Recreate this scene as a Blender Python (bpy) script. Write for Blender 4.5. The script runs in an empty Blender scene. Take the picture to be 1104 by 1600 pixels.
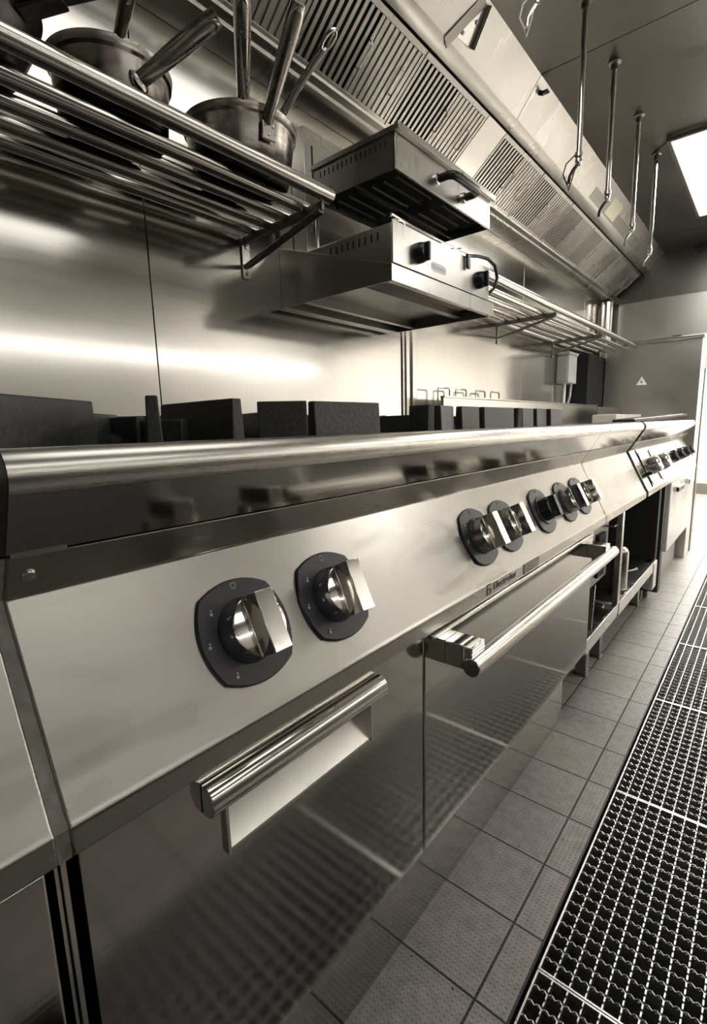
import bpy, bmesh, math, random
from mathutils import Vector, Matrix
random.seed(4)
PI = math.pi
scene = bpy.context.scene
COL = scene.collection

# ------------------------------------------------------------------ materials
def new_mat(name):
    m = bpy.data.materials.new(name); m.use_nodes = True
    nt = m.node_tree; b = nt.nodes['Principled BSDF']
    return m, nt, b

def pos_scaled(nt, sc):
    g = nt.nodes.new('ShaderNodeNewGeometry')
    v = nt.nodes.new('ShaderNodeVectorMath'); v.operation = 'MULTIPLY'
    v.inputs[1].default_value = sc
    nt.links.new(g.outputs['Position'], v.inputs[0])
    return v.outputs[0]

def noise(nt, vec, scale=1.0, detail=3.0, rough=0.55):
    n = nt.nodes.new('ShaderNodeTexNoise')
    n.inputs['Scale'].default_value = scale; n.inputs['Detail'].default_value = detail
    n.inputs['Roughness'].default_value = rough
    nt.links.new(vec, n.inputs['Vector'])
    return n.outputs['Fac']

def ramp(nt, fac, lo, hi, a=0.3, b=0.7):
    r = nt.nodes.new('ShaderNodeMapRange')
    r.inputs['From Min'].default_value = a; r.inputs['From Max'].default_value = b
    r.inputs['To Min'].default_value = lo; r.inputs['To Max'].default_value = hi
    nt.links.new(fac, r.inputs['Value'])
    return r.outputs['Result']

def colramp(nt, fac, c0, c1, a=0.3, b=0.7):
    r = nt.nodes.new('ShaderNodeValToRGB')
    r.color_ramp.elements[0].position = a; r.color_ramp.elements[0].color = (*c0, 1)
    r.color_ramp.elements[1].position = b; r.color_ramp.elements[1].color = (*c1, 1)
    nt.links.new(fac, r.inputs['Fac'])
    return r.outputs['Color']

def bump(nt, b, h, strength=0.2, dist=0.002):
    n = nt.nodes.new('ShaderNodeBump')
    n.inputs['Strength'].default_value = strength; n.inputs['Distance'].default_value = dist
    nt.links.new(h, n.inputs['Height']); nt.links.new(n.outputs['Normal'], b.inputs['Normal'])

def steel(name, col=(.60, .575, .535), r0=.2, r1=.32, brush=(4, 4, 260), bs=.06, wave=0.0, blotch=5.0):
    """brushed stainless steel: streaked and smeared gloss, fine grain, optional gentle waviness of the sheet"""
    m, nt, b = new_mat(name)
    b.inputs['Metallic'].default_value = 1
    f = noise(nt, pos_scaled(nt, brush), 1, 2)
    g = noise(nt, pos_scaled(nt, (1, 1, 1)), blotch, 4)
    mx = nt.nodes.new('ShaderNodeMath'); mx.operation = 'ADD'
    nt.links.new(f, mx.inputs[0]); nt.links.new(g, mx.inputs[1])
    nt.links.new(ramp(nt, mx.outputs[0], r0, r1, .6, 1.4), b.inputs['Roughness'])
    nt.links.new(colramp(nt, g, tuple(c * .96 for c in col), tuple(min(1, c * 1.03) for c in col)), b.inputs['Base Color'])
    h = f
    if wave:
        w = noise(nt, pos_scaled(nt, (1.6, .7, 3.2)), 1, 1)
        k = nt.nodes.new('ShaderNodeMath'); k.operation = 'MULTIPLY_ADD'
        k.inputs[1].default_value = wave
        nt.links.new(w, k.inputs[0]); nt.links.new(f, k.inputs[2]); h = k.outputs[0]
    if bs: bump(nt, b, h, bs, .002)
    return m

def plain(name, col, rough=.5, metal=0.0, nscale=30, nb=.1, var=.15, spec=None):
    m, nt, b = new_mat(name)
    b.inputs['Metallic'].default_value = metal
    f = noise(nt, pos_scaled(nt, (1, 1, 1)), nscale, 4)
    nt.links.new(colramp(nt, f, tuple(c * (1 - var) for c in col), tuple(min(1, c * (1 + var)) for c in col)), b.inputs['Base Color'])
    nt.links.new(ramp(nt, f, max(.02, rough * .85), min(1, rough * 1.15)), b.inputs['Roughness'])
    if spec is not None: b.inputs['Specular IOR Level'].default_value = spec
    if nb: bump(nt, b, f, nb, .002)
    return m

M = {}
def swirl_steel(name, col):
    """wiped stainless sheet: cloudy gloss with fine curved rub marks"""
    m, nt, b = new_mat(name); b.inputs['Metallic'].default_value = 1
    p = pos_scaled(nt, (1, 1, 1))
    g = noise(nt, p, 4.5, 3)
    n = nt.nodes.new('ShaderNodeTexNoise'); n.inputs['Scale'].default_value = 1; n.inputs['Detail'].default_value = 1; n.inputs['Distortion'].default_value = 1.4
    nt.links.new(pos_scaled(nt, (14, 5, 14)), n.inputs['Vector'])
    mx = nt.nodes.new('ShaderNodeMath'); mx.operation = 'ADD'
    nt.links.new(g, mx.inputs[0]); nt.links.new(n.outputs['Fac'], mx.inputs[1])
    nt.links.new(ramp(nt, mx.outputs[0], .22, .38, .5, 1.5), b.inputs['Roughness'])
    nt.links.new(colramp(nt, mx.outputs[0], tuple(c * .94 for c in col), tuple(c * 1.05 for c in col), .6, 1.0), b.inputs['Base Color'])
    return m
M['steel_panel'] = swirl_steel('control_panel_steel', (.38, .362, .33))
M['steel_door'] = steel('door_steel', (.44, .425, .39), .08, .12, (3, 3, 220), .012, 0, 6)
M['steel_apron'] = steel('apron_steel', (.44, .42, .385), .08, .15, (220, 3, 220), .02, 0, 5)
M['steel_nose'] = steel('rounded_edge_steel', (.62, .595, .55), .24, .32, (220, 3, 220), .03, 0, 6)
M['steel_wall'] = steel('wall_sheet_steel', (.60, .58, .54), .10, .17, (3, 1.2, 60), .010, 9.0, 3)
M['steel_hood'] = steel('hood_steel', (.52, .50, .465), .24, .36, (2, 60, 2), 0, 0, 4)
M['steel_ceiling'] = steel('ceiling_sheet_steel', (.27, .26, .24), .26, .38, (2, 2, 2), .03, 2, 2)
M['steel_bright'] = steel('bright_steel', (.64, .62, .58), .18, .3, (4, 4, 4), 0, 0, 9)
M['steel_tube'] = steel('tube_steel', (.66, .63, .585), .16, .26, (160, 2, 160), .06, 0, 12)
M['steel_dark'] = steel('dull_steel', (.30, .285, .26), .3, .45, (3, 3, 3), 0, 0, 6)
M['steel_far'] = steel('cabinet_steel', (.66, .64, .60), .26, .38, (3, 3, 3), 0, 0, 2)
M['chrome'] = plain('chrome', (.78, .755, .72), .09, 1, 60, 0, .04)
M['iron'] = plain('cast_iron', (.050, .048, .046), .46, 0, 160, .5, .35)
M['enamel'] = plain('black_enamel', (.012, .012, .012), .22, 0, 30, .03, .3)
M['black'] = plain('black_plastic', (.016, .016, .016), .3, 0, 60, .03, .2)
M['bezel'] = plain('slate_plastic', (.036, .036, .043), .38, 0, 120, .02, .1)
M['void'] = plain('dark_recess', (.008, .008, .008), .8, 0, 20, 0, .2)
M['rubber'] = plain('black_rubber', (.02, .02, .02), .5, 0, 60, .1, .2)
M['sealant'] = plain('grey_sealant', (.22, .205, .18), .5, 0, 60, .4, .3)
M['mark'] = plain('white_print', (.55, .55, .55), .5, 0, 60, 0, .05)
M['ink'] = plain('dark_print', (.02, .02, .019), .4, 0, 60, 0, .05)
M['badge'] = plain('badge_grey', (.13, .13, .12), .3, .6, 200, 0, .6)
M['white_label'] = plain('white_label', (.85, .86, .86), .4, 0, 60, 0, .03)
M['blue_ink'] = plain('label_ink', (.30, .34, .42), .4, 0, 60, 0, .05)
M['yellow_label'] = plain('cream_notice', (.72, .70, .52), .5, 0, 40, 0, .1)
M['grey_box'] = plain('grey_plastic', (.50, .53, .50), .45, 0, 30, .02, .06)
M['white_paint'] = plain('white_paint', (.84, .82, .785), .4, 0, 3, .02, .03)
M['grey_paint'] = plain('grey_paint', (.62, .60, .57), .4, 0, 3, .02, .04)
M['white_enamel'] = plain('pale_enamel', (.86, .84, .80), .3, 0, 6, 0, .03)
M['block'] = plain('pale_block', (.62, .59, .53), .6, 0, 40, .1, .1)
M['heater'] = plain('heating_coil', (.05, .047, .045), .5, .3, 60, .1, .3)
M['pan_steel'] = steel('used_pan_steel', (.42, .385, .345), .16, .34, (6, 6, 90), .05, 0, 16)
def soot(mat):
    """burnt-on soot round the base of the used pans"""
    nt = mat.node_tree; b = nt.nodes['Principled BSDF']
    sep = nt.nodes.new('ShaderNodeSeparateXYZ'); g = nt.nodes.new('ShaderNodeTexCoord')
    nt.links.new(g.outputs['Object'], sep.inputs[0])
    n = noise(nt, g.outputs['Object'], 22, 4)
    k = nt.nodes.new('ShaderNodeMath'); k.operation = 'MULTIPLY_ADD'; k.inputs[1].default_value = -.07
    nt.links.new(n, k.inputs[0]); nt.links.new(sep.outputs[2], k.inputs[2])
    f = ramp(nt, k.outputs[0], 1, 0, -.012, .032)
    old = b.inputs['Base Color'].links[0].from_socket
    mx = nt.nodes.new('ShaderNodeMixRGB'); nt.links.new(f, mx.inputs[0]); nt.links.new(old, mx.inputs[1]); mx.inputs[2].default_value = (.045, .036, .029, 1)
    nt.links.new(mx.outputs[0], b.inputs['Base Color'])
M['pan_sooty'] = steel('sooty_pan_steel', (.42, .385, .345), .16, .34, (6, 6, 90), .05, 0, 16); soot(M['pan_sooty'])
M['pan_black'] = plain('burnt_black_pan', (.055, .05, .046), .34, .6, 26, .15, .7)
M['grating'] = plain('serrated_steel', (.72, .71, .69), .32, 1, 300, .1, .2)

def tile_mat():
    m, nt, b = new_mat('studded_floor_tile')
    P = nt.nodes.new('ShaderNodeNewGeometry').outputs['Position']
    sep = nt.nodes.new('ShaderNodeSeparateXYZ'); nt.links.new(P, sep.inputs[0])
    def math_(op, a, bv=None, c=None):
        n = nt.nodes.new('ShaderNodeMath'); n.operation = op
        for i, v in enumerate((a, bv, c)):
            if v is None: continue
            if isinstance(v, (int, float)): n.inputs[i].default_value = v
            else: nt.links.new(v, n.inputs[i])
        return n.outputs[0]
    T = .1873
    def line(o, off, half):
        t = math_('FRACT', math_('DIVIDE', math_('SUBTRACT', o, off), T))
        d = math_('MINIMUM', t, math_('SUBTRACT', 1.0, t))
        return math_('MULTIPLY', d, T)       # distance to nearest joint
    d = math_('MINIMUM', line(sep.outputs[0], -.3384, 0), line(sep.outputs[1], .9002, 0))
    grout = ramp(nt, d, 1, 0, .0016, .0028)
    # raised studs
    S = .0208
    def wav(o): return math_('SINE', math_('MULTIPLY', o, 2 * PI / S))
    a = math_('ADD', sep.outputs[0], sep.outputs[1]); c = math_('SUBTRACT', sep.outputs[0], sep.outputs[1])
    stud = ramp(nt, math_('MULTIPLY', wav(a), wav(c)), 0, 1, .45, .85)
    n1 = noise(nt, pos_scaled(nt, (1, 1, 1)), 40, 4); n2 = noise(nt, pos_scaled(nt, (1, 1, 1)), 4, 3)
    cc = colramp(nt, n1, (.30, .282, .258), (.42, .396, .366))
    mix = nt.nodes.new('ShaderNodeMixRGB'); mix.blend_type = 'MULTIPLY'; mix.inputs[0].default_value = .5
    nt.links.new(cc, mix.inputs[1]); nt.links.new(colramp(nt, n2, (.7, .7, .7), (1, 1, 1)), mix.inputs[2])
    # dark specks of dirt
    sp = noise(nt, pos_scaled(nt, (1, 1, 1)), 75, 1)
    dirt = ramp(nt, sp, 0, 1, .765, .79)
    mx0 = nt.nodes.new('ShaderNodeMixRGB'); nt.links.new(dirt, mx0.inputs[0])
    nt.links.new(mix.outputs[0], mx0.inputs[1]); mx0.inputs[2].default_value = (.035, .03, .026, 1)
    mx = nt.nodes.new('ShaderNodeMixRGB'); nt.links.new(grout, mx.inputs[0])
    nt.links.new(mx0.outputs[0], mx.inputs[1]); mx.inputs[2].default_value = (.035, .032, .028, 1)
    nt.links.new(mx.outputs[0], b.inputs['Base Color'])
    nt.links.new(ramp(nt, n2, .28, .42), b.inputs['Roughness'])
    h = math_('SUBTRACT', math_('MULTIPLY', stud, .5), grout)
    bump(nt, b, h, 1.0, .003)
    return m
M['tile'] = tile_mat()

def emit(name, col, s):
    m, nt, b = new_mat(name)
    b.inputs['Base Color'].default_value = (.9, .9, .88, 1)
    b.inputs['Emission Color'].default_value = (*col, 1); b.inputs['Emission Strength'].default_value = s
    return m
M['lamp'] = emit('lit_diffuser', (1, .975, .925), 10.5)
M['lamp_dim'] = emit('soft_lit_diffuser', (1, .975, .925), 2.1)
M['lamp_far'] = emit('strong_lit_diffuser', (1, .97, .92), 44.0)
M['lamp_tube'] = emit('lit_tube', (1, .975, .93), 16.0)

# ------------------------------------------------------------------ mesh building
class MB:
    def __init__(s): s.bm = bmesh.new()
    def box(s, x0, x1, y0, y1, z0, z1):
        v = [s.bm.verts.new((x, y, z)) for x in (x0, x1) for y in (y0, y1) for z in (z0, z1)]
        for f in ((0, 1, 3, 2), (4, 6, 7, 5), (0, 4, 5, 1), (2, 3, 7, 6), (0, 2, 6, 4), (1, 5, 7, 3)):
            s.bm.faces.new([v[i] for i in f])
        return s
    def obox(s, p, q, w, h, up=(0, 0, 1)):
        """bar of section w (sideways) x h (along up) from p to q"""
        p, q = Vector(p), Vector(q); d = (q - p).normalized(); up = Vector(up)
        r = d.cross(up).normalized(); u = r.cross(d).normalized()
        v = [s.bm.verts.new(c + r * (w / 2 * a) + u * (h / 2 * b_)) for c in (p, q) for a, b_ in ((-1, -1), (1, -1), (1, 1), (-1, 1))]
        for f in ((0, 3, 2, 1), (4, 5, 6, 7), (0, 1, 5, 4), (1, 2, 6, 5), (2, 3, 7, 6), (3, 0, 4, 7)):
            s.bm.faces.new([v[i] for i in f])
        return s
    def prism(s, prof, y0, y1, f=None):
        """closed outline (x,z) extruded along y"""
        f = f or (lambda a, y, b_: (a, y, b_))
        A = [s.bm.verts.new(f(x, y0, z)) for x, z in prof]; B = [s.bm.verts.new(f(x, y1, z)) for x, z in prof]
        n = len(prof)
        for i in range(n): s.bm.faces.new((A[i], A[(i + 1) % n], B[(i + 1) % n], B[i]))
        s.bm.faces.new(A[::-1]); s.bm.faces.new(B)
        return s
    def poly(s, pts, thick, nrm):
        """flat plate: outline extruded along -nrm by thick"""
        n = Vector(nrm).normalized() * thick
        A = [s.bm.verts.new(p) for p in pts]; B = [s.bm.verts.new(Vector(p) - n) for p in pts]
        k = len(pts)
        for i in range(k): s.bm.faces.new((A[i], B[i], B[(i + 1) % k], A[(i + 1) % k]))
        s.bm.faces.new(A); s.bm.faces.new(B[::-1])
        return s
    def tube(s, pts, r, seg=12, cap=True):
        pts = [Vector(p) for p in pts]; n = len(pts)
        rad = r if isinstance(r, (list, tuple)) else [r] * n
        prev = None; rings = []
        for i, p in enumerate(pts):
            d = ((pts[min(i + 1, n - 1)] - pts[max(i - 1, 0)])).normalized()
            if prev is None:
                a = Vector((0, 0, 1)) if abs(d.z) < .9 else Vector((1, 0, 0))
                u = d.cross(a).normalized()
            else:
                u = (prev - d * prev.dot(d)).normalized()
            prev = u; w = d.cross(u)
            rings.append([s.bm.verts.new(p + (u * math.cos(2 * PI * k / seg) + w * math.sin(2 * PI * k / seg)) * rad[i]) for k in range(seg)])
        for a, b_ in zip(rings, rings[1:]):
            for k in range(seg): s.bm.faces.new((a[k], a[(k + 1) % seg], b_[(k + 1) % seg], b_[k]))
        if cap: s.bm.faces.new(rings[0][::-1]); s.bm.faces.new(rings[-1])
        return s
    def cyl(s, p, q, r, seg=20): return s.tube([p, q], r, seg)
    def lathe(s, prof, c=(0, 0, 0), axis=(0, 0, 1), seg=40):
        """(radius, height) outline spun round axis at c"""
        ax = Vector(axis).normalized(); a = Vector((0, 1, 0)) if abs(ax.y) < .9 else Vector((1, 0, 0))
        u = a.cross(ax).normalized(); w = ax.cross(u); c = Vector(c); rings = []
        for r, h in prof:
            if r < 1e-6: rings.append([s.bm.verts.new(c + ax * h)])
            else: rings.append([s.bm.verts.new(c + ax * h + (u * math.cos(2 * PI * k / seg) + w * math.sin(2 * PI * k / seg)) * r) for k in range(seg)])
        for A, B in zip(rings, rings[1:]):
            for k in range(seg):
                k2 = (k + 1) % seg
                if len(A) == 1 and len(B) == 1: continue
                if len(A) == 1: s.bm.faces.new((A[0], B[k2], B[k]))
                elif len(B) == 1: s.bm.faces.new((A[k], A[k2], B[0]))
                else: s.bm.faces.new((A[k], A[k2], B[k2], B[k]))
        return s
    def build(s, name, mat, parent=None, bevel=0, seg=2, angle=35):
        o0 = Vector((0, 0, 0)); p = parent
        while p is not None: o0 += p.location; p = p.parent
        bmesh.ops.recalc_face_normals(s.bm, faces=s.bm.faces)
        for v in s.bm.verts: v.co -= o0
        me = bpy.data.meshes.new(name)
        for f in s.bm.faces: f.smooth = True
        s.bm.to_mesh(me); s.bm.free()
        me.set_sharp_from_angle(angle=math.radians(angle))
        me.materials.append(M[mat] if isinstance(mat, str) else mat)
        o = bpy.data.objects.new(name, me); COL.objects.link(o)
        if parent is not None: o.parent = parent
        if bevel:
            b = o.modifiers.new('edge', 'BEVEL'); b.width = bevel; b.segments = seg; b.limit_method = 'ANGLE'; b.angle_limit = math.radians(40)
            b.harden_normals = False
        return o

def tag(o, label, cat, group=None, kind=None):
    o['label'] = label; o['category'] = cat
    if group: o['group'] = group
    if kind: o['kind'] = kind
    return o
def thing(name, label, cat, loc=(0, 0, 0), group=None):
    o = bpy.data.objects.new(name, None); o.location = loc; o.empty_display_size = .05
    COL.objects.link(o)
    return tag(o, label, cat, group)
def struct(name, mb, mat, bevel=0):
    o = mb.build(name, mat, None, bevel); o['kind'] = 'structure'; return o
def copy_tree(o, parent=None):
    c = o.copy(); COL.objects.link(c)
    if parent is not None: c.parent = parent
    for ch in list(o.children): copy_tree(ch, c)
    return c
def arc(cx, cz, r, a0, a1, n):
    return [(cx + r * math.cos(math.radians(a0 + (a1 - a0) * i / n)), cz + r * math.sin(math.radians(a0 + (a1 - a0) * i / n))) for i in range(n + 1)]

# ------------------------------------------------------------------ camera
CZ = .92
a, b_, c_ = math.radians(40.40), math.radians(9.74), math.radians(-1.507)
F = Vector((-math.sin(a) * math.cos(b_), math.cos(a) * math.cos(b_), -math.sin(b_)))
R = Vector((math.cos(a), math.sin(a), 0)); U = R.cross(F)
R2 = R * math.cos(c_) + U * math.sin(c_); U2 = -R * math.sin(c_) + U * math.cos(c_)
cam = bpy.data.cameras.new('camera'); cam.sensor_fit = 'AUTO'; cam.sensor_width = 36
cam.lens = 769.43 / 1600 * 36; cam.clip_start = .02
co = bpy.data.objects.new('camera', cam); COL.objects.link(co)
co.matrix_world = Matrix(((R2.x, U2.x, -F.x, 0), (R2.y, U2.y, -F.y, 0), (R2.z, U2.z, -F.z, CZ), (0, 0, 0, 1)))
scene.camera = co

# ------------------------------------------------------------------ room
FZ = -.1535; CEIL = 2.2; WX = -1.2; YE = 4.75; YB = -2.4; XR = 1.9; YF = 8.6
GX0, GX1 = -.2766, .120                       # drain trench
fl = MB().box(WX - .1, GX0, YB, YF, FZ - .08, FZ).box(GX1, XR, YB, YF, FZ - .08, FZ).box(GX0, GX1, 5.5, YF, FZ - .08, FZ).box(GX0, GX1, YB, -.9, FZ - .08, FZ)
struct('floor', fl, 'tile')
cl = MB()
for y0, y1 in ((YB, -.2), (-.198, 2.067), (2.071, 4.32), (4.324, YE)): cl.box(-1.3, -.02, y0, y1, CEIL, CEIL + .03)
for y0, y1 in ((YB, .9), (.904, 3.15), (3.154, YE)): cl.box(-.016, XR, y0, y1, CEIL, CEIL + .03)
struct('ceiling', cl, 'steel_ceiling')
struct('ceiling_beyond', MB().box(-3.2, XR, YE, YF, CEIL + .2, CEIL + .23), 'white_paint')
struct('ceiling_void', MB().box(-1.3, XR, YB, YE, CEIL + .032, CEIL + .05), 'void')
wl = MB()
for y0, y1 in ((YB, -.65), (-.6475, .666), (.6685, 1.80), (1.803, 3.0), (3.003, 4.2), (4.203, YE)): wl.box(WX - .02, WX, y0, y1, FZ, CEIL)
struct('wall_left', wl, 'steel_wall', .0008)
struct('wall_left_backing', MB().box(WX - .06, WX - .021, YB, YE, FZ, CEIL), 'steel_dark')
struct('trim_1', MB().box(WX, WX + .012, 1.757, 1.783, .93, 1.9).box(WX, WX + .006, 1.74, 1.80, .93, 1.9).box(WX, WX + .014, 1.800, 1.838, .93, 1.9), 'steel_tube', .004)
# bulkhead at the end of the hood, stainless panel below it
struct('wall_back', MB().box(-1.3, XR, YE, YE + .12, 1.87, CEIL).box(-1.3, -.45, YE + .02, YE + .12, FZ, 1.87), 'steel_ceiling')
struct('wall_back_panel', MB().box(-1.085, -.452, YE - .012, YE + .02, 1.3, 1.868), 'steel_far', .004)
struct('wall_right', MB().box(XR, XR + .1, YB, YF, FZ, CEIL + .2), 'white_paint')
struct('wall_right_counter', MB().box(XR - .62, XR, YB, 4.2, FZ, .86), 'steel_dark')  # unseen counter-like block across the aisle, added to show in steel reflections
struct('wall_front', MB().box(-1.3, XR, YB - .1, YB, FZ, CEIL), 'grey_paint')
struct('wall_far', MB().box(-3.2, XR, YF, YF + .1, FZ, CEIL + .2).box(-3.3, -3.2, YE, YF, FZ, CEIL + .2), 'white_paint')
struct('floor_beyond', MB().box(-3.2, WX - .1, YE + .12, YF, FZ - .08, FZ), 'tile')
struct('baseboard_far', MB().box(-3.2, XR, YF - .02, YF, FZ, .0), 'steel_dark')

# drain trench with serrated gratings
t = thing('drain_channel', 'dark sunken drain trench running along the tiled floor under the steel gratings', 'drain', (GX0, 1, FZ - .08))
MB().box(GX0, GX1, -.9, 5.5, FZ - .09, FZ - .075).build('trench_bottom', 'void', t)
MB().box(GX0, GX0 + .0045, -.9, 5.5, FZ - .075, FZ + .001).box(GX1 - .003, GX1, -.9, 5.5, FZ - .075, FZ).build('edge_strip', 'rubber', t)
PL, PX, NX = .6255, .0286, 13
g0 = thing('drain_grating', '', 'grating')
W = PX * NX
fr = MB()
for x in (0, W): fr.box(x - .0018, x + .0018, 0, PL, -.025, -.001)
for y in (.0018, PL - .0018): fr.box(0, W, y - .0018, y + .0018, -.025, -.001)
fr.build('frame', 'grating', g0)
lb = MB(); NY = 20; py = PL / NY
for i in range(1, NX):
    x = i * PX
    lb.box(x - .0012, x + .0012, .002, PL - .002, -.025, -.005)
    for j in range(NY * 2):
        y = (j + .22) * py / 2
        lb.box(x - .0013, x + .0013, y, y + py * .30, -.005, -.0012)
lb.build('bearing_bars', 'grating', g0)
cb = MB()
for j in range(1, NY):
    y = j * py
    for i in range(NX):                       # zigzag serrated cross bars
        xa = i * PX
        pts = [(xa, y - .0016, -.006), (xa + PX * .25, y + .0016, -.0022), (xa + PX * .5, y - .0012, -.006), (xa + PX * .75, y + .0016, -.0022), (xa + PX, y - .0016, -.006)]
        for p, q in zip(pts, pts[1:]): cb.obox(p, q, .0022, .0035)
    cb.box(0, W, y - .0006, y + .0006, -.025, -.006)
cb.build('cross_bars', 'grating', g0)
glab = {0: 'steel drain grating nearest the camera, cut by the bottom edge of the photo',
        1: 'serrated steel drain grating in the bottom right corner, second from the camera',
        2: 'steel drain grating level with the long oven door, third from the camera',
        3: 'steel drain grating beside the oven door\'s far end, fourth from the camera',
        4: 'steel drain grating beside the bay of dark boxes, fifth from the camera',
        5: 'steel drain grating beside the metal canister, sixth from the camera',
        6: 'steel drain grating beside the black open bay, seventh from the camera',
        7: 'far steel drain grating beside the pale oven, eighth from the camera',
        8: 'farthest steel drain grating at the end of the trench'}
for k in range(9):
    g = g0 if k == 0 else copy_tree(g0)
    g.location = (-.2637, .843 + (k - 1) * .6278 + .001, FZ)
    g['label'] = glab[k]; g['group'] = 'drain gratings along the floor'

# ------------------------------------------------------------------ ceiling lights
def lamp(x0, x1, y0, y1, label, z=CEIL, m='lamp'):
    t = thing('ceiling_light', label, 'light', ((x0 + x1) / 2, (y0 + y1) / 2, z), 'ceiling light panels')
    fw = .018
    MB().box(x0 - fw, x1 + fw, y0 - fw, y0, z - .022, z - .001).box(x0 - fw, x1 + fw, y1, y1 + fw, z - .022, z - .001).box(x0 - fw, x0, y0, y1, z - .022, z - .001).box(x1, x1 + fw, y0, y1, z - .022, z - .001).build('frame', 'steel_dark', t, .003)
    MB().box(x0, x1, y0, y1, z - .016, z - .002).build('diffuser', m, t)
lamp(-.485, .10, 2.90, 4.03, 'bright rectangular ceiling light panel at the right edge above the drain gratings', CEIL, 'lamp')
lamp(-.66, -.06, .45, 1.42, 'ceiling light panel nearest the camera, reflected in the wall behind the pots', CEIL, 'lamp_dim')
lamp(.85, 1.45, .30, 1.50, 'ceiling light panel across the aisle, level with the left oven door', CEIL, 'lamp_dim')
lamp(.85, 1.45, 2.90, 4.03, 'ceiling light panel across the aisle, level with the far griddle', CEIL, 'lamp')
lamp(-.9, .3, 5.0, 6.1, 'ceiling light panel in the far room just beyond the tall cabinet', CEIL + .2, 'lamp_far')
lamp(-.9, .3, 7.2, 8.2, 'farthest ceiling light panel near the end wall of the far room', CEIL + .2, 'lamp_far')
st = thing('strip_light', 'thin strip light on the opposite wall, mirrored as a bright line in the splashback', 'light', (XR, 1.5, 1.58))
MB().box(XR - .03, XR, -1.4, 4.4, 1.565, 1.61).build('housing', 'steel_dark', st)
MB().cyl((XR - .045, -1.38, 1.585), (XR - .045, 4.38, 1.585), .011, 12).build('tube', 'lamp_tube', st)

# ------------------------------------------------------------------ main range
Y0, Y1 = .118, 1.858
def nose_profile():
    return [(-.53, .904), (-.50, .9055), (-.478, .9105)] + arc(-.4735, .8885, .0225, 80, -40, 14) + [(-.475, .8715), (-.475, .89), (-.53, .89)]
def apron_profile():
    return [(-.4565, .8737), (-.489, .8195), (-.515, .8195), (-.515, .888), (-.477, .888), (-.477, .8735)]
def panel_profile():
    return [(-.4895, .8175), (-.5165, .7745), (-.4285, .600), (-.4225, .593), (-.4225, .5655), (-.60, .5655), (-.60, .8175)]
rg = thing('cooking_range', 'long stainless steel cooking range with chrome knobs and long oven door in the foreground', 'range', (-.7, 1.0, 0))
MB().prism(nose_profile(), Y0, Y1).build('rounded_edge', 'steel_nose', rg)
MB().prism(apron_profile(), Y0, Y1).build('sloping_apron', 'steel_apron', rg)
MB().box(-1.12, -.515, Y0, Y1, .87, .9035).build('cooktop_well', 'enamel', rg)
MB().box(-1.14, -1.12, Y0, Y1, .2, .93).build('rear_upstand', 'steel_dark', rg, .003)
cp = MB().prism(panel_profile(), Y0, Y1).build('control_panel', 'steel_panel', rg, .0025, 3)
MB().box(-1.1, -.475, Y0 + .003, 1.735, .13, .60).build('body', 'steel_dark', rg)
MB().box(-1.05, -.503, Y0 + .003, 1.728, FZ, .131).build('plinth', 'steel_door', rg, .003)
sc = MB().lathe([(0, .004), (.0055, .0035), (.007, .001), (.007, 0)], (-.5035, .136, .797), (.85, 0, -.53), 16).build('screw', 'steel_bright', cp)
MB().box(-.4912, -.488, .121, .166, .8165, .8215).build('tab', 'steel_dark', cp)
# drawer-type left door with recessed pull
d1 = MB()
dy0, dy1, dz0, dz1 = .1235, .6775, .137, .5630; hy0, hy1, hz0, hz1 = .268, .528, .457, .535
def ring_face(mb, xf, xb):
    o = [(dy0, dz0), (dy1, dz0), (dy1, dz1), (dy0, dz1)]; i_ = [(hy0, hz0), (hy1, hz0), (hy1, hz1), (hy0, hz1)]
    bm = mb.bm
    V = lambda x, L: [bm.verts.new((x, y, z)) for y, z in L]
    of, inf, ob, ib = V(xf, o), V(xf, i_), V(xb, o), V(xb, i_)
    for k in range(4):
        n = (k + 1) % 4
        bm.faces.new((of[k], of[n], inf[n], inf[k])); bm.faces.new((ob[k], ib[k], ib[n], ob[n]))
        bm.faces.new((of[k], ob[k], ob[n], of[n])); bm.faces.new((inf[k], inf[n], ib[n], ib[k]))
ring_face(d1, -.4285, -.47)
ld = d1.build('door', 'steel_door', rg, .0015)
hp = MB().prism([(-.4262, .4565), (-.468, .514), (-.470, .534), (-.474, .534), (-.474, .4525), (-.4262, .4525)], hy0, hy1).build('pull_recess', 'steel_bright', ld)
for y in (hy0 - .0005, hy1 - .0025): MB().box(-.47, -.4225, y, y + .0035, .453, .536).build('recess_cheek', 'steel_bright', ld)
MB().prism([(-.4275, .5535), (-.4275, .5185)] + arc(-.424, .536, .0185, -66, 66, 12), .243, .546).build('handle', 'chrome', ld, .001)
MB().box(-.445, -.427, .25, .54, .525, .548).build('handle_backing', 'steel_door', ld)
# oven door with long round handle
od = MB().box(-.47, -.4285, .6825, 1.723, .137, .5630).build('oven_door', 'steel_door', rg, .003)
hb = MB().tube([(-.368, .737, .500), (-.368, .739, .500), (-.368, 1.846 - .11, .500), (-.368, 1.738, .500)], [.0155, .017, .017, .0155], 28).build('handle', 'steel_tube', od)
for y in (.752, 1.665): MB().box(-.43, -.374, y, y + .052, .484, .53).build('handle_bracket', 'chrome', od, .0025)
MB().box(-.4285, -.421, .70, 1.70, .5495, .5595).build('door_top_bar', 'steel_bright', od, .003)

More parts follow.
